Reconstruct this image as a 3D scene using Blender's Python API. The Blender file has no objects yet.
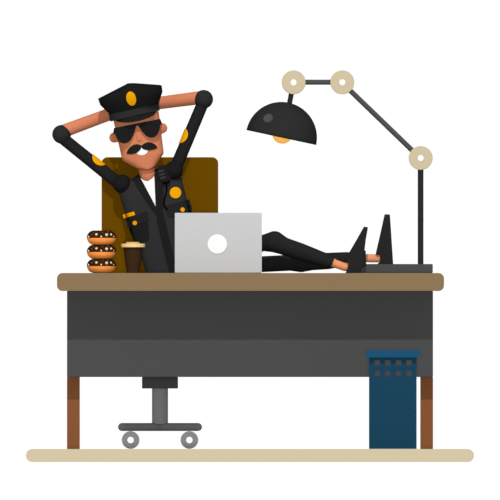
import bpy, bmesh, math, random
from mathutils import Vector, Matrix
from mathutils.bvhtree import BVHTree

S = 0.0042                      # metres per drawing unit; the floor top is at z = 0
def X(px): return (px - 250.0) * S
def Z(py): return (449.0 - py) * S
def P(px, py, y): return Vector((X(px), y, Z(py)))

scene = bpy.context.scene
# ---------------------------------------------------------------- camera, sky, lights, exposure
cam_d = bpy.data.cameras.new('camera'); cam_d.type = 'ORTHO'; cam_d.ortho_scale = 500 * S
cam_d.clip_start = 0.1; cam_d.clip_end = 60
cam = bpy.data.objects.new('camera', cam_d); scene.collection.objects.link(cam)
cam.location = (0, -8, Z(250)); cam.rotation_euler = (math.pi / 2, 0, 0)
scene.camera = cam

world = bpy.data.worlds.new('white_surround'); scene.world = world; world.use_nodes = True
world.node_tree.nodes['Background'].inputs['Color'].default_value = (1, 1, 1, 1)
world.node_tree.nodes['Background'].inputs['Strength'].default_value = 1.02

def sun(name, elev, strength, angle):
    d = bpy.data.lights.new(name, 'SUN'); d.energy = strength; d.angle = math.radians(angle)
    o = bpy.data.objects.new(name, d); scene.collection.objects.link(o)
    o.location = (0, -4, 4); o.rotation_euler = (math.radians(90 - elev), 0, 0)
    return o
SUN_HIGH = 0.85     # share of light a front face gets from the high sun
FILL_FRONT = 0.90    # share from the added frontal fill light
sun('high_sun', 45, math.pi * SUN_HIGH / math.cos(math.radians(45)), 0.4)
sun('frontal_fill', 0, math.pi * FILL_FRONT, 3)  # fill light added from the camera side to flatten the shading
vs = scene.view_settings
vs.view_transform = 'Standard'; vs.look = 'None'; vs.gamma = 1; vs.exposure = 0; vs.use_curve_mapping = False
GAIN = 1.0 + SUN_HIGH + FILL_FRONT

# ---------------------------------------------------------------- materials
def lin(c):
    c = c / 255.0
    return c / 12.92 if c <= 0.04045 else ((c + 0.055) / 1.055) ** 2.4
MATS = {}
def mat(name, rgb, k=1.0, emit=0.0, grain=0.012, scale=60.0, rough=0.9):
    if name in MATS: return MATS[name]
    m = bpy.data.materials.new(name); m.use_nodes = True
    nt = m.node_tree; b = nt.nodes['Principled BSDF']
    col = [min(0.95, k * lin(c) / GAIN) for c in rgb]
    nz = nt.nodes.new('ShaderNodeTexNoise'); nz.inputs['Scale'].default_value = scale; nz.inputs['Detail'].default_value = 3
    tc = nt.nodes.new('ShaderNodeTexCoord'); nt.links.new(tc.outputs['Object'], nz.inputs['Vector'])
    rp = nt.nodes.new('ShaderNodeValToRGB')
    rp.color_ramp.elements[0].position = 0.3; rp.color_ramp.elements[1].position = 0.7
    rp.color_ramp.elements[0].color = [c * (1 - grain) for c in col] + [1]
    rp.color_ramp.elements[1].color = [min(1, c * (1 + grain)) for c in col] + [1]
    nt.links.new(nz.outputs['Fac'], rp.inputs['Fac']); nt.links.new(rp.outputs['Color'], b.inputs['Base Color'])
    b.inputs['Roughness'].default_value = rough; b.inputs['Specular IOR Level'].default_value = 0.0
    if emit:
        b.inputs['Emission Color'].default_value = [lin(c) for c in rgb] + [1]
        b.inputs['Emission Strength'].default_value = emit
    MATS[name] = m
    return m

M_floor = mat('tan_floor', (214, 199, 166))
M_top = mat('desk_top_wood', (142, 118, 87), 1.02, scale=25)
M_panel = mat('charcoal_laminate', (77, 77, 77), 1.11)
M_leg = mat('brown_wood', (134, 85, 53), 1.12, scale=30)
M_bin = mat('navy_plastic', (27, 66, 89), 1.07)
M_rim = mat('blue_plastic', (31, 83, 117))
M_back = mat('brown_upholstery', (104, 70, 2), 1.22)
M_mount = mat('dark_metal', (51, 51, 51), 2.5)
M_column = mat('mid_grey_metal', (104, 104, 104), 2.4)
M_base = mat('charcoal_metal', (77, 77, 77), 3.6)
M_wheel = mat('grey_rubber', (130, 130, 130), 2.6)
M_lamp = mat('black_lamp_metal', (46, 46, 46), 1.05)
M_arm = mat('grey_lamp_metal', (77, 77, 77), 1.17)
M_joint = mat('beige_plastic', (214, 199, 166))
M_bulb = mat('amber_glass_bulb', (255, 186, 84), emit=0.55)
M_lap = mat('silver_aluminium', (203, 203, 203), 1.09)
M_logo = mat('white_enamel', (254, 254, 254), 1.1)
M_key = mat('key_black', (40, 40, 40))
M_screen = mat('screen_dark', (22, 24, 30))
M_bun = mat('fried_dough', (238, 145, 68), 1.5, grain=0.05)
M_ice = mat('chocolate_glaze', (62, 35, 15))
M_spr = mat('cream_sprinkle', (250, 232, 205))
M_spr2 = mat('tan_sprinkle', (130, 90, 60))
M_cup = mat('dark_brown_paper', (62, 42, 26), 1.2)
M_lid = mat('cream_lid', (246, 212, 150), 1.1)
M_lid2 = mat('honey_lid_top', (240, 196, 120))
M_skin = mat('tan_skin', (209, 127, 92), 1.19)
M_ear = mat('tan_skin_ear', (200, 120, 80), 1.15)
M_ankle = mat('peach_skin', (232, 151, 108), 1.2)
M_jacket = mat('charcoal_uniform_cloth', (48, 48, 48), 1.15)
M_sleeve = mat('black_sleeve_cloth', (37, 37, 37), 1.05)
M_pad = mat('shoulder_pad_cloth', (32, 32, 32))
M_elbow = mat('elbow_cloth', (47, 47, 47), 1.04)
M_lapel = mat('black_lapel_cloth', (31, 31, 31), 1.2)
M_flap = mat('pocket_flap_cloth', (37, 37, 37), 1.15)
M_trs = mat('black_trouser_cloth', (37, 37, 37), 1.2)
M_trs2 = mat('black_thigh_cloth', (44, 44, 44))
M_shoe = mat('black_shoe_leather', (40, 40, 40), 1.15)
M_gold = mat('gold_metal', (242, 166, 2), 1.15)
M_shirt = mat('white_shirt_cloth', (255, 255, 255), 1.1)
M_crown = mat('black_cap_cloth', (29, 29, 29), 1.2)
M_band = mat('cap_band_cloth', (46, 46, 46), 1.1)
M_brim = mat('cap_brim_leather', (33, 33, 33), 1.1)
M_lens = mat('dark_lens', (33, 33, 33))
M_hair = mat('black_hair', (36, 36, 36))
M_teeth = mat('white_teeth', (255, 255, 255), 1.1)
M_radio = mat('radio_plastic', (34, 34, 34))
M_bar = mat('radio_grille_grey', (62, 62, 62))
M_wire = mat('black_rubber_wire', (8, 8, 8))

# ---------------------------------------------------------------- helpers
def link(o): scene.collection.objects.link(o)
def tag(o, label=None, cat=None, group=None, kind=None):
    for k, v in (('label', label), ('category', cat), ('group', group), ('kind', kind)):
        if v: o[k] = v
    return o
def thing(name, loc, label, cat, group=None):
    o = bpy.data.objects.new(name, None); link(o); o.location = loc; o.empty_display_size = 0.05
    return tag(o, label, cat, group)
def root_loc(o):
    while o.parent: o = o.parent
    return o.location.copy()
def finish(name, me, m, parent=None, label=None, smooth=False):
    if smooth:
        for p in me.polygons: p.use_smooth = True
    if not me.materials: me.materials.append(m)
    o = bpy.data.objects.new(name, me); link(o)
    if parent:
        me.transform(Matrix.Translation(-root_loc(parent))); o.parent = parent
    if label: o['label'] = label
    return o
def obj(name, bm, m, parent=None, label=None, smooth=False):
    bmesh.ops.recalc_face_normals(bm, faces=bm.faces)
    me = bpy.data.meshes.new(name); bm.to_mesh(me); bm.free()
    return finish(name, me, m, parent, label, smooth)
def rrect(x0, y0, x1, y1, r, n=8):
    pts = []
    for cx, cy, a in ((x1 - r, y1 - r, 0), (x0 + r, y1 - r, 90), (x0 + r, y0 + r, 180), (x1 - r, y0 + r, 270)):
        for k in range(n + 1):
            t = math.radians(a + 90 * k / n); pts.append((cx + r * math.cos(t), cy + r * math.sin(t)))
    return pts
def prism(poly, y0, y1, bevel=0.0, bm=None, seg=2):
    """outline in drawing units, given real depth from y0 to y1"""
    b = bmesh.new()
    fr = [b.verts.new(P(x, y, y0)) for x, y in poly]; bk = [b.verts.new(P(x, y, y1)) for x, y in poly]
    f1 = b.faces.new(fr); f2 = b.faces.new(bk[::-1]); n = len(poly)
    for i in range(n): b.faces.new((fr[i], bk[i], bk[(i + 1) % n], fr[(i + 1) % n]))
    bmesh.ops.remove_doubles(b, verts=b.verts, dist=1e-6)
    bmesh.ops.recalc_face_normals(b, faces=b.faces)
    if bevel:
        es = [e for e in b.edges if len(e.link_faces) == 2 and abs(e.verts[0].co.y - e.verts[1].co.y) < 1e-7]
        bmesh.ops.bevel(b, geom=es, offset=bevel, segments=seg, affect='EDGES', profile=0.6)
    if bm is None: return b
    return merge(bm, b)
def merge(a, b):
    me = bpy.data.meshes.new('t'); b.to_mesh(me); a.from_mesh(me); bpy.data.meshes.remove(me); b.free(); return a
def box(x0, y0, x1, y1, d0, d1, bevel=0.0015, bm=None):
    b = bmesh.new(); bmesh.ops.create_cube(b, size=1)
    for v in b.verts:
        v.co = Vector((X(x0) + (X(x1) - X(x0)) * (v.co.x + .5), d0 + (d1 - d0) * (v.co.y + .5), Z(y1) + (Z(y0) - Z(y1)) * (v.co.z + .5)))
    if bevel: bmesh.ops.bevel(b, geom=b.edges[:], offset=bevel, segments=2, affect='EDGES')
    return b if bm is None else merge(bm, b)
def circle_poly(cx, cy, rx, ry=None, n=40, rot=0.0):
    ry = ry or rx; c, s = math.cos(rot), math.sin(rot)
    return [(cx + rx * math.cos(t) * c - ry * math.sin(t) * s, cy + rx * math.cos(t) * s + ry * math.sin(t) * c)
            for t in (2 * math.pi * k / n for k in range(n))]
def annulus(cx, cy, r, ri, d0, d1, n=56, bev=0.5, bm=None):
    """ring with a real bore, rounded rims, axis along depth"""
    b = bmesh.new(); bv = bev * S
    prof = [(ri, d0), (r - bev, d0), (r, d0 + bv), (r, d1 - bv), (r - bev, d1), (ri, d1)]
    rings = [[b.verts.new(P(cx + q * math.cos(2 * math.pi * k / n), cy + q * math.sin(2 * math.pi * k / n), d)) for k in range(n)] for q, d in prof]
    for i in range(6):
        A, B = rings[i], rings[(i + 1) % 6]
        for k in range(n): b.faces.new((A[k], A[(k + 1) % n], B[(k + 1) % n], B[k]))
    return b if bm is None else merge(bm, b)
def capsule(p, r1, q, r2, bm, n=20):
    """tapered limb with round ends; r in metres"""
    p, q = Vector(p), Vector(q); d = (q - p); L = d.length
    z = d / L if L > 1e-6 else Vector((0, 0, 1))
    a = z.orthogonal().normalized(); c = z.cross(a); rings = []
    prof = [(-r1 * math.cos(t), r1 * math.sin(t)) for t in (math.pi / 2 * k / 6 for k in range(1, 7))]
    prof += [(L + r2 * math.sin(t), r2 * math.cos(t)) for t in (math.pi / 2 * k / 6 for k in range(0, 6))]
    b = bmesh.new()
    for h, r in prof:
        rings.append([b.verts.new(p + z * h + (a * math.cos(u) + c * math.sin(u)) * r) for u in (2 * math.pi * k / n for k in range(n))])
    for A, B in zip(rings, rings[1:]):
        for k in range(n): b.faces.new((A[k], A[(k + 1) % n], B[(k + 1) % n], B[k]))
    t0 = b.verts.new(p - z * r1); t1 = b.verts.new(q + z * r2)
    for k in range(n):
        b.faces.new((t0, rings[0][(k + 1) % n], rings[0][k])); b.faces.new((t1, rings[-1][k], rings[-1][(k + 1) % n]))
    bmesh.ops.recalc_face_normals(b, faces=b.faces)
    return merge(bm, b)
def chain(pts, bm):
    for (p, r1), (q, r2) in zip(pts, pts[1:]): capsule(p, r1, q, r2, bm)
    return bm
def tube(points, r, n=14, bm=None):
    """flat-ended round bar through points"""
    b = bmesh.new(); pts = [Vector(p) for p in points]; rings = []
    ref = None
    for i, p in enumerate(pts):
        t = (pts[min(i + 1, len(pts) - 1)] - pts[max(i - 1, 0)]).normalized()
        a = t.orthogonal().normalized() if ref is None else (ref - t * ref.dot(t)).normalized()
        ref = a; c = t.cross(a)
        rings.append([b.verts.new(p + (a * math.cos(u) + c * math.sin(u)) * r) for u in (2 * math.pi * k / n for k in range(n))])
    for A, B in zip(rings, rings[1:]):
        for k in range(n): b.faces.new((A[k], A[(k + 1) % n], B[(k + 1) % n], B[k]))
    b.faces.new(rings[0][::-1]); b.faces.new(rings[-1])
    return b if bm is None else merge(bm, b)
def lathe(cx, cyy, prof, n=48, bm=None):
    """prof: (radius units, py); axis vertical through x=cx, depth cyy"""
    b = bmesh.new(); rings = []
    for r, py in prof:
        rings.append([b.verts.new((X(cx) + r * S * math.cos(u), cyy + r * S * math.sin(u), Z(py))) for u in (2 * math.pi * k / n for k in range(n))])
    for A, B in zip(rings, rings[1:]):
        for k in range(n): b.faces.new((A[k], A[(k + 1) % n], B[(k + 1) % n], B[k]))
    b.faces.new(rings[0]); b.faces.new(rings[-1])
    return b if bm is None else merge(bm, b)
def sphere(c, r, bm=None, seg=32, scale=(1, 1, 1)):
    b = bmesh.new(); bmesh.ops.create_uvsphere(b, u_segments=seg, v_segments=seg // 2, radius=r)
    for v in b.verts: v.co = Vector((v.co.x * scale[0], v.co.y * scale[1], v.co.z * scale[2])) + Vector(c)
    return b if bm is None else merge(bm, b)
def loft(poly, deg, ext, levels=40, n=56, e=2.6):
    """closed body whose front outline is poly; ext(t) gives (front y, back y) at height t"""
    a = math.radians(deg); U = (math.cos(a), -math.sin(a)); V = (-math.sin(a), -math.cos(a))
    uv = [(x * U[0] + y * U[1], x * V[0] + y * V[1]) for x, y in poly]
    lo, hi = min(v for _, v in uv), max(v for _, v in uv)
    b = bmesh.new(); rings = []
    for i in range(levels + 1):
        t = 0.004 + 0.992 * i / levels; v = lo + (hi - lo) * t; xs = []
        for (u0, v0), (u1, v1) in zip(uv, uv[1:] + uv[:1]):
            if (v0 - v) * (v1 - v) <= 0 and abs(v1 - v0) > 1e-9: xs.append(u0 + (u1 - u0) * (v - v0) / (v1 - v0))
        c, h = (min(xs) + max(xs)) / 2, (max(xs) - min(xs)) / 2
        y0, y1 = ext(t); ring = []
        for k in range(n):
            w = 2 * math.pi * k / n; cc, ss = math.cos(w), math.sin(w)
            u = c + h * math.copysign(abs(cc) ** (2 / e), cc); y = (y0 + y1) / 2 + (y1 - y0) / 2 * math.copysign(abs(ss) ** (2 / e), ss)
            ring.append(b.verts.new(P(u * U[0] + v * V[0], u * U[1] + v * V[1], y)))
        rings.append(ring)
    for A, B in zip(rings, rings[1:]):
        for k in range(n): b.faces.new((A[k], A[(k + 1) % n], B[(k + 1) % n], B[k]))
    b.faces.new(rings[0]); b.faces.new(rings[-1]); bmesh.ops.recalc_face_normals(b, faces=b.faces)
    return b
def remesh(bm, voxel, smooth=3):
    me = bpy.data.meshes.new('r'); bmesh.ops.recalc_face_normals(bm, faces=bm.faces); bm.to_mesh(me); bm.free()
    o = bpy.data.objects.new('r', me); link(o)
    r = o.modifiers.new('r', 'REMESH'); r.mode = 'VOXEL'; r.voxel_size = voxel
    s = o.modifiers.new('s', 'SMOOTH'); s.iterations = smooth; s.factor = 0.5
    dg = bpy.context.evaluated_depsgraph_get(); dg.update()
    out = bpy.data.meshes.new_from_object(o.evaluated_get(dg)); bpy.data.objects.remove(o)
    return out
def bvh_of(me):
    return BVHTree.FromPolygons([v.co.copy() for v in me.vertices], [tuple(p.vertices) for p in me.polygons])
def hit(bvh, px, py, default):
    h = bvh.ray_cast(Vector((X(px), -3, Z(py))), Vector((0, 1, 0)))
    return h[0].y if h[0] else default
def decal(poly, bvh, off, thick, default, step=2.5):
    """sheet of cloth, metal or hair with real thickness that follows the surface beneath it"""
    b = bmesh.new(); b.faces.new([b.verts.new((x, 0, y)) for x, y in poly])
    bmesh.ops.triangulate(b, faces=b.faces)
    for _ in range(7):
        es = [e for e in b.edges if e.calc_length() > step]
        if not es: break
        bmesh.ops.subdivide_edges(b, edges=es, cuts=1); bmesh.ops.triangulate(b, faces=b.faces)
    for v in b.verts: v.co = P(v.co.x, v.co.z, hit(bvh, v.co.x, v.co.z, default) - off)
    fr = list(b.faces); res = bmesh.ops.duplicate(b, geom=fr[:] + b.edges[:] + b.verts[:])
    vm = res['vert_map']
    edges = [e for e in b.edges if len(e.link_faces) == 1 and e.verts[0] in vm and e.verts[1] in vm]
    dup = [g for g in res['geom'] if isinstance(g, bmesh.types.BMVert)]
    src = [v for v in b.verts if v not in set(dup)]
    for v in dup: v.co.y -= thick
    for e in edges:
        a, c = e.verts
        if a in vm and c in vm and a in set(src):
            try: b.faces.new((a, c, vm[c], vm[a]))
            except ValueError: pass
    return b

# ---------------------------------------------------------------- the floor
tag(obj('floor', prism(rrect(26, 449, 474, 462, 6.4), -0.85, 0.95, 0.001), M_floor), kind='structure')

# ---------------------------------------------------------------- desk
DT = -0.395; DP = DT + 49 * S; DL = DP + 23 * S; DB = 0.30
desk = thing('desk', (0, 0, 0), 'wide office desk with tan rounded top, charcoal front panel and brown wooden legs', 'desk')
obj('tabletop', prism(rrect(57, 273, 444, 291, 5.5), DT, DB, 0.002), M_top, desk)
obj('front_panel', box(67, 291, 433, 377, DP, DP + 0.03), M_panel, desk)
for x0, x1 in ((67, 71), (429, 433)): obj('side_panel', box(x0, 291, x1, 377, DP + 0.03, DB - 0.03), M_panel, desk)
for x0, x1 in ((67, 79.8), (420.3, 433)):
    for d in (DL, DB - 0.085):
        lb = box(x0, 377, x1, 449, d, d + 12.7 * S, 0.001)
        box(max(x0, 71.05), 291.1, min(x1, 428.95), 377.4, d + .001, d + 12.7 * S - .001, 0, lb)   # runs up inside the side panel to the tabletop
        obj('leg', lb, M_leg, desk)

# ---------------------------------------------------------------- office chair
CX = 160; CY = 0.66
chair = thing('office_chair', (X(CX), CY, 0), 'office chair with tall brown backrest on a grey wheeled base behind the desk', 'chair')
obj('backrest', prism(rrect(101.6, 157.2, 218.2, 300, 6), 0.562, 0.622, 0.004), M_back, chair)
obj('seat', prism(rrect(108, 295, 213, 312, 6), 0.34, 0.64, 0.008), M_back, chair)
obj('lift_housing', box(151, 311, 169, 377.5, CY - 0.038, CY + 0.038, 0.004), M_mount, chair)
obj('mount', box(142, 377, 178, 388.5, CY - 0.10, CY + 0.10), M_mount, chair)
bm = bmesh.new(); b = lathe(CX, CY, [(8, 388), (8, 424)]); merge(bm, b)
obj('column', bm, M_column, chair, smooth=False)
bm = bmesh.new()
for sx in (-1, 1):
    for sy in (-1, 1): capsule(P(CX, 427, CY), 4 * S, P(CX + sx * 38, 427, CY + sy * 0.15), 4 * S, bm)
obj('base', bm, M_base, chair, smooth=True)
for sx in (-1, 1):
    for sy in (-1, 1):
        yy = CY + sy * 0.15 * 29 / 38
        w = obj('caster', annulus(CX + sx * 29.4, 440, 8.8, 3.2, yy - 0.012, yy + 0.012), M_wheel, chair)

# ---------------------------------------------------------------- waste bin
BY0, BY1 = -0.64, -0.44
wb = thing('waste_bin', (X(393), (BY0 + BY1) / 2, 0), 'navy blue waste bin with square holes below its rim, in front of the desk', 'bin')
xs = [369, 374.5, 380, 385, 390.5, 395.7, 401.2, 406.2, 411.7, 416.6]; zs = [354, 360.3, 365.7, 371, 376.4, 448.9]
bm = bmesh.new()
def grid_wall(y):
    vv = {(i, j): bm.verts.new(P(x, z, y)) for i, x in enumerate(xs) for j, z in enumerate(zs)}
    for i in range(len(xs) - 1):
        for j in range(len(zs) - 1):
            if i % 2 == 1 and j in (1, 3): continue
            bm.faces.new((vv[i, j], vv[i + 1, j], vv[i + 1, j + 1], vv[i, j + 1]))
    return vv
A = grid_wall(BY0); B = grid_wall(BY1); nz = len(zs) - 1; nx = len(xs) - 1
for i in (0, nx):
    for j in range(nz): bm.faces.new((A[i, j], A[i, j + 1], B[i, j + 1], B[i, j]))
for i in range(nx): bm.faces.new((A[i, nz], A[i + 1, nz], B[i + 1, nz], B[i, nz]))
bmesh.ops.recalc_face_normals(bm, faces=bm.faces)
bmesh.ops.solidify(bm, geom=bm.faces[:], thickness=0.003)
obj('bin_body', bm, M_bin, wb)
bm = bmesh.new(); o6 = 6 * S; o3 = 3 * S
outer = [(X(366.3), BY0 - o6), (X(419.6), BY0 - o6), (X(419.6), BY1 + o3), (X(366.3), BY1 + o3)]
inner = [(X(370.5), BY0 + .006), (X(415.2), BY0 + .006), (X(415.2), BY1 - .006), (X(370.5), BY1 - .006)]
R = [[bm.verts.new((x, y, Z(h))) for x, y in q] for q, h in ((outer, 350), (outer, 357.4), (inner, 357.4), (inner, 350))]
for i in range(4):
    for k in range(4): bm.faces.new((R[i][k], R[i][(k + 1) % 4], R[(i + 1) % 4][(k + 1) % 4], R[(i + 1) % 4][k]))
obj('rim', bm, M_rim, wb)

# ---------------------------------------------------------------- desk lamp
LY = 0.225
lamp = thing('desk_lamp', (X(396), LY, Z(273)), 'tall jointed desk lamp with black dome shade and beige round joints', 'lamp')
obj('lamp_base', box(360, 264, 432.8, 273, LY - 0.07, LY + 0.07, 0.002), M_arm, lamp)
def bar(p, q, r=2.6, d=LY):
    return tube([P(p[0], p[1], d), P(q[0], q[1], d)], r * S, 20)
obj('pole', bar((420.6, 264), (420.6, 162), 2.9), M_lamp, lamp, smooth=False)
obj('arm', bar((417, 155), (345, 85.5)), M_arm, lamp)
obj('arm', bar((338, 82.2), (298, 82.2)), M_arm, lamp)
obj('stem', bar((292.6, 87), (289, 106), 2.6), M_lamp, lamp)
for cx, cy in ((293.6, 82.3), (342.3, 82.3), (420.7, 158)):
    obj('joint', annulus(cx, cy, 12, 3, LY - 0.02, LY + 0.02), M_joint, lamp)
# dome shade
ax = Vector((0.21, 0, 0.978)).normalized(); side = Vector((0.978, 0, -0.21)).normalized(); dep = Vector((0, 1, 0))
cc = P(281.3, 137.6, LY)
def dome(R, thick, n=64, m=20):
    b = bmesh.new(); rings = []
    prof = [(R * math.cos(t), R * math.sin(t)) for t in (math.pi / 2 * k / m for k in range(m))]
    ri = R - thick; prof_in = [(ri * math.cos(t), ri * math.sin(t)) for t in (math.pi / 2 * k / m for k in range(m))]
    def ring(r, h): return [b.verts.new(cc + ax * h + (side * math.cos(u) + dep * math.sin(u)) * r) for u in (2 * math.pi * k / n for k in range(n))]
    O = [ring(*q) for q in prof]; I = [ring(*q) for q in prof_in]
    for Q in (O, I):
        for A, B in zip(Q, Q[1:]):
            for k in range(n): b.faces.new((A[k], A[(k + 1) % n], B[(k + 1) % n], B[k]))
        t = b.verts.new(cc + ax * (R if Q is O else ri))
        for k in range(n): b.faces.new((Q[-1][k], Q[-1][(k + 1) % n], t))
    for k in range(n): b.faces.new((O[0][k], O[0][(k + 1) % n], I[0][(k + 1) % n], I[0][k]))
    return b
shade = obj('lamp_shade', dome(35.7 * S, 0.002), M_lamp, lamp, smooth=True)
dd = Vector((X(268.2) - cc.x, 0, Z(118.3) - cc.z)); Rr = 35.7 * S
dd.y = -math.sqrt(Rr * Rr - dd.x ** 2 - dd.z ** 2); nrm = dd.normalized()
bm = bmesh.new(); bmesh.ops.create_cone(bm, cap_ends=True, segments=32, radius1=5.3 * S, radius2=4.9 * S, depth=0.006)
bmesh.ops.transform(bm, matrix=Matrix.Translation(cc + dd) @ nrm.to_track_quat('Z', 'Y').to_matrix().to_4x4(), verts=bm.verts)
obj('highlight_disc', bm, mat('grey_highlight', (80, 80, 80)), shade, label='grey round painted highlight on the shade')  # highlight on the dome, put in as a lighter grey disc
bm = sphere(cc - ax * (-4.2 * S) - side * (-0.2 * S), 10.2 * S)
obj('bulb', bm, M_bulb, lamp, smooth=True)
obj('bulb_socket', tube([cc + ax * 0.05, cc + ax * (Rr - 0.001)], 0.018, 20), M_lamp, lamp)

# ---------------------------------------------------------------- laptop (its lid back faces us)
lap = thing('laptop', (X(218.5), -0.12, Z(273)), 'open silver laptop seen from behind, plain white disc on its lid', 'laptop')
def tilt(bm, deg=2.0, piv=P(218, 272, -0.19)):
    bmesh.ops.rotate(bm, cent=piv, matrix=Matrix.Rotation(math.radians(deg), 3, 'X'), verts=bm.verts); return bm
lid = obj('lid', tilt(prism(rrect(174.8, 212.8, 261.8, 272.6, 0.8), -0.194, -0.187, 0.0008)), M_lap, lap)
obj('emblem', tilt(prism(circle_poly(217.3, 244, 9.7), -0.1965, -0.193, 0.0004)), M_logo, lid, label='white disc')
obj('screen', tilt(prism(rrect(178, 216, 258.6, 270, 0.5), -0.1875, -0.186)), M_screen, lid)
kb = obj('keyboard_base', box(174.8, 270.2, 261.8, 273, -0.186, 0.045, 0.002), M_lap, lap)
bm = bmesh.new()
for r in range(5):
    for c in range(14):
        x = 180 + c * 5.5; y = -0.15 + r * 0.019
        box(x, 269.7, x + 4.7, 270.4, y, y + 0.016, 0, bm)
obj('keys', bm, M_key, kb)
obj('trackpad', box(205, 269.95, 231, 270.3, -0.045, 0.03, 0), M_mount, kb)

# ---------------------------------------------------------------- donuts
def donut_parts(root, cx, cy, cyd):
    n, m = 64, 32; Rj, rn = 7.5 * S, 7.0 * S
    def surf(u, w, r): return Vector((X(cx) + (Rj + r * math.cos(w)) * math.cos(u), cyd + (Rj + r * math.cos(w)) * math.sin(u), Z(cy) + r * math.sin(w)))
    b = bmesh.new(); V = [[b.verts.new(surf(2 * math.pi * i / n, 2 * math.pi * j / m, rn)) for j in range(m)] for i in range(n)]
    for i in range(n):
        for j in range(m): b.faces.new((V[i][j], V[(i + 1) % n][j], V[(i + 1) % n][(j + 1) % m], V[i][(j + 1) % m]))
    obj('dough', b, M_bun, root, smooth=True)
    b = bmesh.new(); V = []; mm = 20
    for i in range(n):
        u = 2 * math.pi * i / n; row = []
        for j in range(mm + 1):
            w = 0.0 + math.pi * j / mm
            row.append(b.verts.new(surf(u, w, rn + 0.0012)))
        for j in range(mm, -1, -1):
            w = 0.0 + math.pi * j / mm
            row.append(b.verts.new(surf(u, w, rn - 0.0012)))
        V.append(row)
    L = len(V[0])
    for i in range(n):
        for j in range(L): b.faces.new((V[i][j], V[(i + 1) % n][j], V[(i + 1) % n][(j + 1) % L], V[i][(j + 1) % L]))
    ice = obj('glaze', b, M_ice, root, smooth=True)
    spots = [(-12.6, -1.0, 1.1, 0), (-9.3, -2.9, .9, 1), (-5, -3.2, 1.4, 0), (-0.3, -1.2, 1.0, 0), (5, -2.8, 1.6, 0), (9.4, -3.1, 1.2, 0), (12.0, -1.2, .7, 0), (-7.8, -5, .7, 1), (1.2, -5.2, .7, 1), (6.5, -5.6, .8, 1)]
    done = []
    for dx, dz, r, k in spots:
        zz = -dz * S; w = math.asin(min(.95, zz / rn)); Q = Rj + rn * math.cos(w)
        u = -math.acos(max(-1, min(1, dx * S / Q))); done.append((surf(u, w, rn + 0.001), r, k))
    rnd = random.Random(4)
    for k in range(12):
        done.append((surf(rnd.uniform(0.5, math.pi - .5), rnd.uniform(.25, 1.45), rn + .001), rnd.uniform(.7, 1.4), k % 3 == 0))
    for p, r, k in done:
        obj('sprinkle', sphere(p, r * S, seg=10, scale=(1, 1, 1)), M_spr2 if k else M_spr, ice, smooth=True)
def copy_tree(o, parent=None):
    c = o.copy(); link(c)
    if parent: c.parent = parent
    for ch in list(o.children): copy_tree(ch, c)
    return c
G = 'glazed donuts stacked on the desk'
dn = thing('donut', P(101.5, 273, -0.12), 'chocolate glazed donut at the bottom of the stack, resting on the desk top', 'donut', G)
donut_parts(dn, 101.5, 266, -0.12)
for k, lab in ((1, 'chocolate glazed donut in the middle of the stack of three'), (2, 'chocolate glazed donut on the very top of the stack of three')):
    c = copy_tree(dn); c.location.z += 14.1 * S * k; c['label'] = lab

# ---------------------------------------------------------------- coffee cup
cup = thing('coffee_cup', P(133, 273, -0.14), 'dark brown takeaway coffee cup with a cream lid beside the donuts', 'cup')
obj('cup_body', lathe(133, -0.14, [(6.2, 273), (6.3, 272.5), (9.6, 246.5)]), M_cup, cup)
ld = obj('cup_lid', lathe(133, -0.14, [(9.7, 247.3), (11.7, 247.3), (12, 247), (12, 244.1), (11.6, 243.7), (7, 243.6)]), M_lid, cup)
obj('lid_top', lathe(132.6, -0.14, [(6.9, 243.7), (6.9, 242.3), (6.5, 242)]), M_lid2, ld)

# ================================================================ the officer
PY = 0.50
off = thing('person', (X(165), PY, Z(299)), 'person in a black police uniform and cap, hands behind head, feet on the desk', 'person')
u = S
# --- body: one continuous surface
sh_l, el_l = P(121, 185.3, 0.515), P(60.6, 136.6, 0.54)
pad_l, cuff_l = P(122.2, 184, 0.470), P(61.6, 134.3, 0.535)
sh_r, el_r = P(174.6, 170.3, 0.515), P(204.4, 99.5, 0.54)
pad_r, cuff_r = P(173.8, 170.3, 0.456), P(203.7, 99.3, 0.535)
bm = bmesh.new()
head_poly = [(112.5, 116), (121.9, 158.8), (123.6, 161.5), (137, 168.9), (146, 170.3), (154.2, 168.3), (163.8, 153.2), (158.8, 112), (150, 103), (122, 107)]
def head_ext(t):
    f = 0.400 + (0.012 * (1 - t / .25) if t < .25 else 0) ; k = 0.50 + 0.06 * min(1, t / .4)
    return f, k
head = loft(head_poly, 11, head_ext, e=3.0)
merge(bm, head)
sphere(P(114.3, 137.6, .475), 5.2 * u, bm, scale=(1, .55, 1)); sphere(P(162.3, 128.2, .475), 5.2 * u, bm, scale=(1, .55, 1))
capsule(P(137.3, 131, .403), 1.2 * u, P(139.3, 139.5, .4005), 2.2 * u, bm)                      # nose
chain([(P(145, 160, .475), 8.5 * u), (P(147.8, 174.3, .468), 8.4 * u), (P(151, 190, .5), 8 * u)], bm)   # neck
chain([(P(152, 190, .51), 10 * u), (P(157, 215, .498), 13 * u), (P(166, 255, .498), 12 * u), (P(170, 283, .50), 12.5 * u)], bm)
chain([(P(152, 193, .51), 7 * u), (sh_l, 4.5 * u)], bm); chain([(P(154, 188, .51), 7 * u), (sh_r, 4.5 * u)], bm)
wr_l, wr_r = P(112, 113.2, .600), P(159, 103, .618)
chain([(sh_l, 4.6 * u), (el_l, 4.4 * u)], bm); chain([(sh_r, 4.6 * u), (el_r, 4.4 * u)], bm)
chain([(P(61.8, 131.8, .535), 6.7 * u), (wr_l, 6.3 * u)], bm); chain([(P(203.6, 97.2, .535), 6.7 * u), (wr_r, 6.4 * u)], bm)
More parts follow.
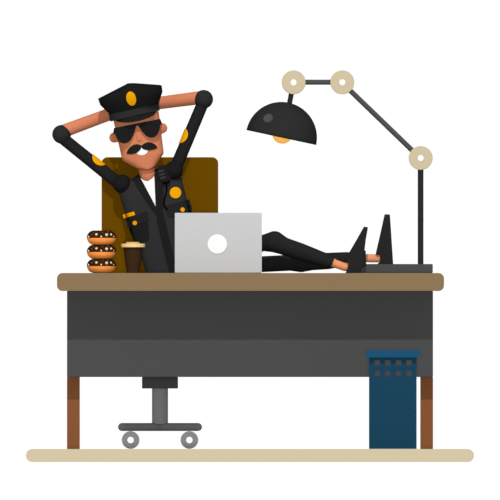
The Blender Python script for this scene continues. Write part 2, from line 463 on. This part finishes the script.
def hand(w, d, y, bm):
    d = Vector((d[0], 0, d[1])).normalized(); s = Vector((-d.z, 0, d.x)) * (1 if d.x > 0 else -1)   # s points up
    palm = w + d * 0.075; palm.y = y
    for k in (-1.5, -.5, .5, 1.5):
        kn = palm + s * (k * 0.019); capsule(w + s * k * .008, .014, kn, .010, bm)
        ln = (.052, .066, .070, .060)[int(k + 1.5)]
        a = kn + d * ln * .5 + Vector((0, .006, 0)); e = a + d * ln * .5 + s * (k * .004) - Vector((0, .006, 0))
        chain([(kn, .0088), (a, .0082), (e, .0070)], bm)
    th = w + d * .02 - s * .012; t1 = th + d * .028 - s * .030 - Vector((0, .004, 0)); t2 = t1 + d * .030 - s * .012
    chain([(th, .013), (t1, .0105), (t2, .0088)], bm)
hand(wr_l, (.94, .20), .600, bm); hand(wr_r, (-.99, -.08), .632, bm)
# legs: near leg (knee raised), far leg lying on the desk
LEG1 = [(P(174, 283, .49), 11.5), (P(222, 261, .30), 9.3), (P(262, 243.2, .13), 8.0), (P(274.5, 241.8, .10), 10.9), (P(284, 246.2, .098), 9.0), (P(300, 251.6, .095), 8.8), (P(332.6, 262.7, .088), 6.7)]
LEG2 = [(P(186, 279, .49), 11.5), (P(226, 263.5, .37), 8.6), (P(262, 264.2, .27), 8.1), (P(290, 262.8, .225), 8.1), (P(301, 262.6, .212), 9.8), (P(312, 261.6, .21), 8.8), (P(328, 261, .211), 8.4), (P(346, 258.9, .212), 7.0), (P(367, 258.3, .212), 5.4)]
ank1, foot1 = P(333, 262.9, .088), P(352, 268, .088)
ank2, foot2 = P(367, 258.2, .212), P(384, 258.6, .215)
chain([(p, r * .72 * u) for p, r in LEG1], bm); chain([(p, r * .72 * u) for p, r in LEG2], bm)
chain([(ank1, 4.3 * u), (P(345, 267.2, .088), 4.1 * u), (P(354, 264, .088), 3.6 * u), (P(359, 248, .088), 3.0 * u)], bm)
chain([(ank2, 4.2 * u), (P(378, 258.4, .214), 4.2 * u), (P(384, 255, .215), 4 * u), (P(386.5, 235, .215), 2.6 * u)], bm)
me = remesh(bm, 0.0034, 3)
me.materials.append(M_skin); me.materials.append(M_ankle); me.materials.append(M_ear)
for p in me.polygons:
    c = p.center
    if c.x > X(300): p.material_index = 1
    elif (c.x < X(119.5) and c.x > X(105) and Z(145) < c.z < Z(131)) or (c.x > X(161.2) and c.x < X(170) and Z(135) < c.z < Z(121)): p.material_index = 2
body_bvh = bvh_of(me)
finish('body', me, M_skin, off, smooth=True)

# --- jacket
jp = [(128, 181), (138, 175), (157, 169), (172, 164), (181, 176), (187, 200), (192, 216), (194, 245), (192, 285), (190, 292), (150, 292), (147, 276), (141.5, 258), (132.6, 239), (125.5, 214), (118.5, 192), (121, 184)]
def j_ext(t):
    k = min(1, (1 - t) / .22); s_ = math.sqrt(max(0, 1 - (1 - k) ** 2)); h = .028 + .048 * s_
    return .510 - h, .530 + h * .34
jb = loft(jp, 12, j_ext, levels=60, e=3.4)
jme = bpy.data.meshes.new('jacket'); jb.to_mesh(jme); jb.free(); jbvh = bvh_of(jme)
jacket = finish('jacket', jme, M_jacket, off, smooth=True)
D = .45
shirt = obj('shirt', decal([(140.5, 178), (144, 180.5), (148, 181.4), (151.5, 180), (154.7, 176), (155.2, 190), (155.6, 207), (147, 191)], jbvh, -.001, .0035, D), M_shirt, off, label='white shirt front')
obj('lapel', decal([(132, 179.2), (138.6, 174.3), (146, 188), (155.7, 206.5), (157, 216), (148, 204)], jbvh, .0005, .0045, D), M_lapel, jacket)
obj('lapel', decal([(154, 169.5), (158, 168.5), (163.5, 172), (163.3, 216), (157, 216), (155.6, 206)], jbvh, .0005, .0045, D), M_lapel, jacket)
obj('placket', decal([(156.2, 213), (163.4, 213), (165.5, 222), (175, 262), (178, 276), (170, 276), (163.5, 249), (157, 222)], jbvh, .0005, .004, D), M_lapel, jacket)
obj('side_panel', decal([(126.4, 219), (147, 213), (149.5, 238), (147, 241), (134.5, 242.3), (129, 229.5)], jbvh, .0005, .003, D), M_lapel, jacket)
obj('pocket_flap', decal([(125.6, 218.5), (146.8, 211), (149, 220.5), (127.5, 228)], jbvh, .003, .003, D), M_flap, jacket)
obj('pocket_flap', decal([(165, 206.3), (189.6, 199.2), (192.3, 209), (190.8, 216), (168, 217)], jbvh, .0005, .004, D), M_flap, jacket)
obj('button', decal(circle_poly(134.8, 223, 2.2, n=20), jbvh, .0055, .0035, D), M_gold, jacket, label='gold button')
obj('button', decal(circle_poly(182.6, 209.6, 2.2, n=20), jbvh, .004, .0035, D), M_gold, jacket, label='gold button')
obj('name_bar', decal([(122.8, 214.6), (134, 211.5), (135.2, 214.9), (123.8, 218.3)], jbvh, .0055, .0035, D), M_gold, jacket, label='gold name bar')
obj('chest_badge', decal(circle_poly(175.5, 192.6, 5.7, n=36), jbvh, .0005, .004, D), M_gold, jacket, label='round gold badge')
for a, e_, pd, cf in ((sh_l, el_l, pad_l, cuff_l), (sh_r, el_r, pad_r, cuff_r)):
    obj('sleeve', capsule(a, 6.3 * u, e_, 6.0 * u, bmesh.new(), 32), M_sleeve, jacket, smooth=True)
    obj('shoulder_pad', sphere(pd, 9.3 * u, seg=40), M_pad, jacket, smooth=True)
    obj('elbow_cuff', sphere(cf, 9.4 * u, seg=40), M_elbow, jacket, smooth=True)
def patch(a, e_, frac, ang_deg, up_sign):
    t = (e_ - a).normalized(); front = Vector((0, -1, 0)); front = (front - t * front.dot(t)).normalized()
    up = t.cross(front) * up_sign; c0 = a + (e_ - a) * frac; b = bmesh.new(); R_ = 6.75 * u
    nr, na = 8, 36; ph0 = math.radians(ang_deg); V = {}
    for lay, rr in ((0, R_ - .003), (1, R_)):
        for i in range(nr + 1):
            for k in range(na):
                w = 2 * math.pi * k / na; q = 8.0 * u * i / nr
                s_ = q * math.cos(w); ph = ph0 + q * math.sin(w) / R_
                V[lay, i, k] = b.verts.new(c0 + t * s_ + (front * math.cos(ph) + up * math.sin(ph)) * rr)
    for lay in (0, 1):
        for i in range(nr):
            for k in range(na): b.faces.new((V[lay, i, k], V[lay, i, (k + 1) % na], V[lay, i + 1, (k + 1) % na], V[lay, i + 1, k]))
    for k in range(na): b.faces.new((V[0, nr, k], V[0, nr, (k + 1) % na], V[1, nr, (k + 1) % na], V[1, nr, k]))
    bmesh.ops.remove_doubles(b, verts=b.verts, dist=1e-6)
    return b
def upsign(a, e_, want):
    t = (e_ - a).normalized(); f = Vector((0, -1, 0)); f = (f - t * f.dot(t)).normalized()
    return 1 if t.cross(f).dot(Vector(want)) > 0 else -1
obj('sleeve_patch', patch(sh_l, el_l, .425, 76, upsign(sh_l, el_l, (.6, 0, .8))), M_gold, jacket, label='gold sleeve patch', smooth=True)
obj('sleeve_patch', patch(sh_r, el_r, .45, 76, upsign(sh_r, el_r, (-.9, 0, -.3))), M_gold, jacket, label='gold sleeve patch', smooth=True)

# --- radio microphone clipped to the lapel
ry = hit(jbvh, 163, 176, .46)
radio = obj('radio_microphone', prism([(157.5, 168), (160, 166), (167, 164.2), (170, 166), (171, 179), (168, 181.5), (163, 182), (158.5, 179)], ry - .018, ry + .004, .003), M_radio, off)
for k, (x, y) in enumerate(((157.8, 171.0), (158.9, 174.4), (160.0, 177.6))):
    obj('grille_bar', prism([(x, y), (x + 5.6, y - 1.7), (x + 6.2, y + .1), (x + .5, y + 1.8)], ry - .0195, ry - .017), M_bar, radio)
obj('clip', prism([(162, 183), (168, 181.5), (169.8, 180), (170, 182), (168, 184), (164, 184.6)], ry - .024, ry - .010, .001), M_wire, radio)
cp = [(166.4, 183), (166.8, 189), (166, 194), (164.2, 199), (163.8, 203), (165, 207), (167.4, 209.6)]
obj('cable', tube([P(x, y, hit(jbvh, x, y, D) - .0065) for x, y in cp], .8 * u, 10), M_wire, radio, smooth=True)

# --- trousers
bm = bmesh.new(); chain([(p, r * u) for p, r in LEG1], bm); chain([(p, r * u) for p, r in LEG2], bm)
chain([(P(164, 280, .505), 15 * u), (P(180, 280, .505), 15 * u)], bm)
me = remesh(bm, 0.004, 2)
# cut the trouser legs square at the hems
b = bmesh.new(); b.from_mesh(me)
def hem(b, p, q):
    n = (Vector(q) - Vector(p)).normalized()
    geom = [f for f in b.faces if (f.calc_center_median() - Vector(p)).length < .09]
    gs = set(geom)
    g = geom + list({e for f in geom for e in f.edges}) + list({v for f in geom for v in f.verts})
    r = bmesh.ops.bisect_plane(b, geom=g, plane_co=p, plane_no=n, clear_outer=False)
    kill = [f for f in b.faces if (f.calc_center_median() - Vector(p)).dot(n) > 1e-5 and (f.calc_center_median() - Vector(p)).length < .05]
    bmesh.ops.delete(b, geom=kill, context='FACES')
    ed = [e for e in b.edges if e.is_boundary]
    bmesh.ops.holes_fill(b, edges=ed, sides=0)
hem(b, P(332.6, 263, .088), P(333.6, 263.35, .088)); hem(b, P(366, 258.3, .212), P(367, 258.25, .212))
me2 = bpy.data.meshes.new('trousers'); b.to_mesh(me2); b.free()
finish('trousers', me2, M_trs, off, smooth=True)

# --- shoes: toes up, heels resting on the desk and on the lamp base
def shoe(poly, y0, y1, sole):
    s_ = obj('shoe', prism(poly, y0, y1, .007, seg=3), M_shoe, off)
    obj('sole', prism(sole, y0 + .006, y1 - .006, .002), M_shoe, s_)
shoe([(364, 226.5), (368, 227.3), (365.6, 241), (364.6, 250), (365, 266), (361, 268), (361, 273.2), (345.3, 273.2), (347.2, 269.5), (348.4, 264), (345.5, 259), (350, 251), (357, 239)], .055, .125,
     [(364.4, 250.3), (365.8, 250.6), (366.2, 266), (364.4, 266.6)])
shoe([(384.6, 214.2), (389.6, 214.4), (391.6, 240), (392.8, 264.2), (377, 264.2), (380, 261.6), (380, 255.6), (375.6, 254), (380, 235)], .182, .252,
     [(388.9, 215), (390, 215), (393.2, 263.9), (391.8, 263.9)])

# --- face
def poly_face(pts, off_, th, m, name, parent=off, label=None):
    return obj(name, decal(pts, body_bvh, off_, th, .41, 2.0), m, parent, label)
poly_face([(136.8, 153.3), (141.4, 147.2), (148.2, 150.8), (146.6, 153.2), (144.5, 154.7), (142, 155.3), (139, 154.8)], -.001, .003, M_teeth, 'teeth', label='white teeth in a smile')
poly_face([(126.4, 153.9), (127.3, 150.8), (129.6, 147.4), (133.3, 144.9), (137, 144.1), (140, 144.9), (141.5, 145.6), (144, 143.6), (148, 142), (152, 142.7), (155.8, 144.9), (157.6, 147.9),
           (153.5, 149.6), (149, 150.4), (145, 149.9), (142.6, 148.6), (141.4, 147.2), (140.4, 149.6), (138, 152), (134.5, 153.7), (130.5, 154.2)], .0005, .005, M_hair, 'moustache', label='black moustache')
gy = .386
fr_top = [(114, 128.8), (160, 119.6)]
lensL = [(114, 128.9), (136.6, 124.2), (135.2, 130), (133, 136), (130.3, 140.5), (127, 143), (123.6, 143.6), (120, 142.3), (117.2, 139.2), (115.2, 134.5)]
lensR = [(137.4, 124.1), (160, 119.5), (160.3, 125), (159.4, 130.5), (157.3, 135), (153.8, 137.6), (150, 137.8), (145.9, 135.7), (142, 131.5), (139.6, 127.8)]
gl = obj('sunglasses', prism([(113.8, 128.0), (160.2, 118.8), (160.3, 121), (114.1, 130.4)], gy, gy + .006, .0006), M_lens, off)
obj('lens', prism(lensL, gy - .001, gy + .005, .001), M_lens, gl); obj('lens', prism(lensR, gy - .001, gy + .005, .001), M_lens, gl)
for (x, y), (x2, y2) in (((114.4, 129.5), (113.8, 134)), ((160, 120.2), (161.5, 124.5))):
    obj('temple', tube([P(x, y, gy + .004), P(x2, y2, .475)], .0032, 10), M_lens, gl)

# --- short hair on the back of the head, under the cap
b = loft([(115, 114), (121.5, 146), (130, 152), (145, 154), (155, 146), (160.5, 138), (156.5, 112), (150, 104), (122, 108)], 11, lambda t: (.500, .552 + .016 * min(1, t / .4)), levels=24, e=2.6)
obj('hair', b, M_hair, off, label='short black hair under the cap', smooth=True)
# --- cap
crown_poly = [(108.5, 113.3), (100.2, 105), (98, 98.6), (128, 83.2), (134, 83), (161.6, 85), (162.6, 91.5), (158.6, 103.6), (157, 109), (110.5, 118)]
def crown_ext(t):
    w = .088 + .032 * math.sin(min(1, max(0, t - .13) / .6) * math.pi / 2) - (.05 * (t - .75) / .25 if t > .75 else 0)
    return .478 - w, .478 + w * .86
cap = obj('cap', loft(crown_poly, 11, crown_ext, levels=36, e=2.3), M_crown, off, smooth=True)
band = loft([(108.6, 113.2), (110.2, 121.6), (160, 111.6), (158.5, 103.4)], 11, lambda t: (.379, .562), levels=6, e=2.3)
obj('cap_band', band, M_band, cap, smooth=False)
# brim: curved visor sloping forward and down
b = bmesh.new(); rows = []
ba = math.radians(11)
for j in range(9):
    f = j / 8; row = []
    for k in range(33):
        w = math.pi * k / 32; lx = 20.8 * math.cos(w); dy = math.sin(w)
        y = .478 - (.050 + .046 * dy) - .030 * f * dy; drop = -1.9 + (5.6 * f + .2) * dy
        px = 135.8 + lx * math.cos(ba) + drop * math.sin(ba); py = 116.6 - lx * math.sin(ba) + drop * math.cos(ba) + .5
        row.append((px, py, y))
    rows.append(row)
T = [[b.verts.new(P(*q)) for q in r] for r in rows]; Bt = [[b.verts.new(P(q[0], q[1] + .5, q[2] + .001)) for q in r] for r in rows]
for L in (T, Bt):
    for j in range(8):
        for k in range(32): b.faces.new((L[j][k], L[j][k + 1], L[j + 1][k + 1], L[j + 1][k]))
for k in range(32):
    for j in (0, 8): b.faces.new((T[j][k], T[j][k + 1], Bt[j][k + 1], Bt[j][k]))
for j in range(8):
    for k in (0, 32): b.faces.new((T[j][k], T[j + 1][k], Bt[j + 1][k], Bt[j][k]))
obj('cap_brim', b, M_brim, cap, smooth=True)
cme = bpy.data.meshes.new('c'); cb = loft(crown_poly, 11, crown_ext, levels=36, e=2.3); cb.to_mesh(cme); cb.free()
obj('cap_badge', decal(circle_poly(131.2, 98.6, 4.8, 7.2, rot=math.radians(-12)), bvh_of(cme), .0005, .004, .37), M_gold, cap, label='gold oval badge')
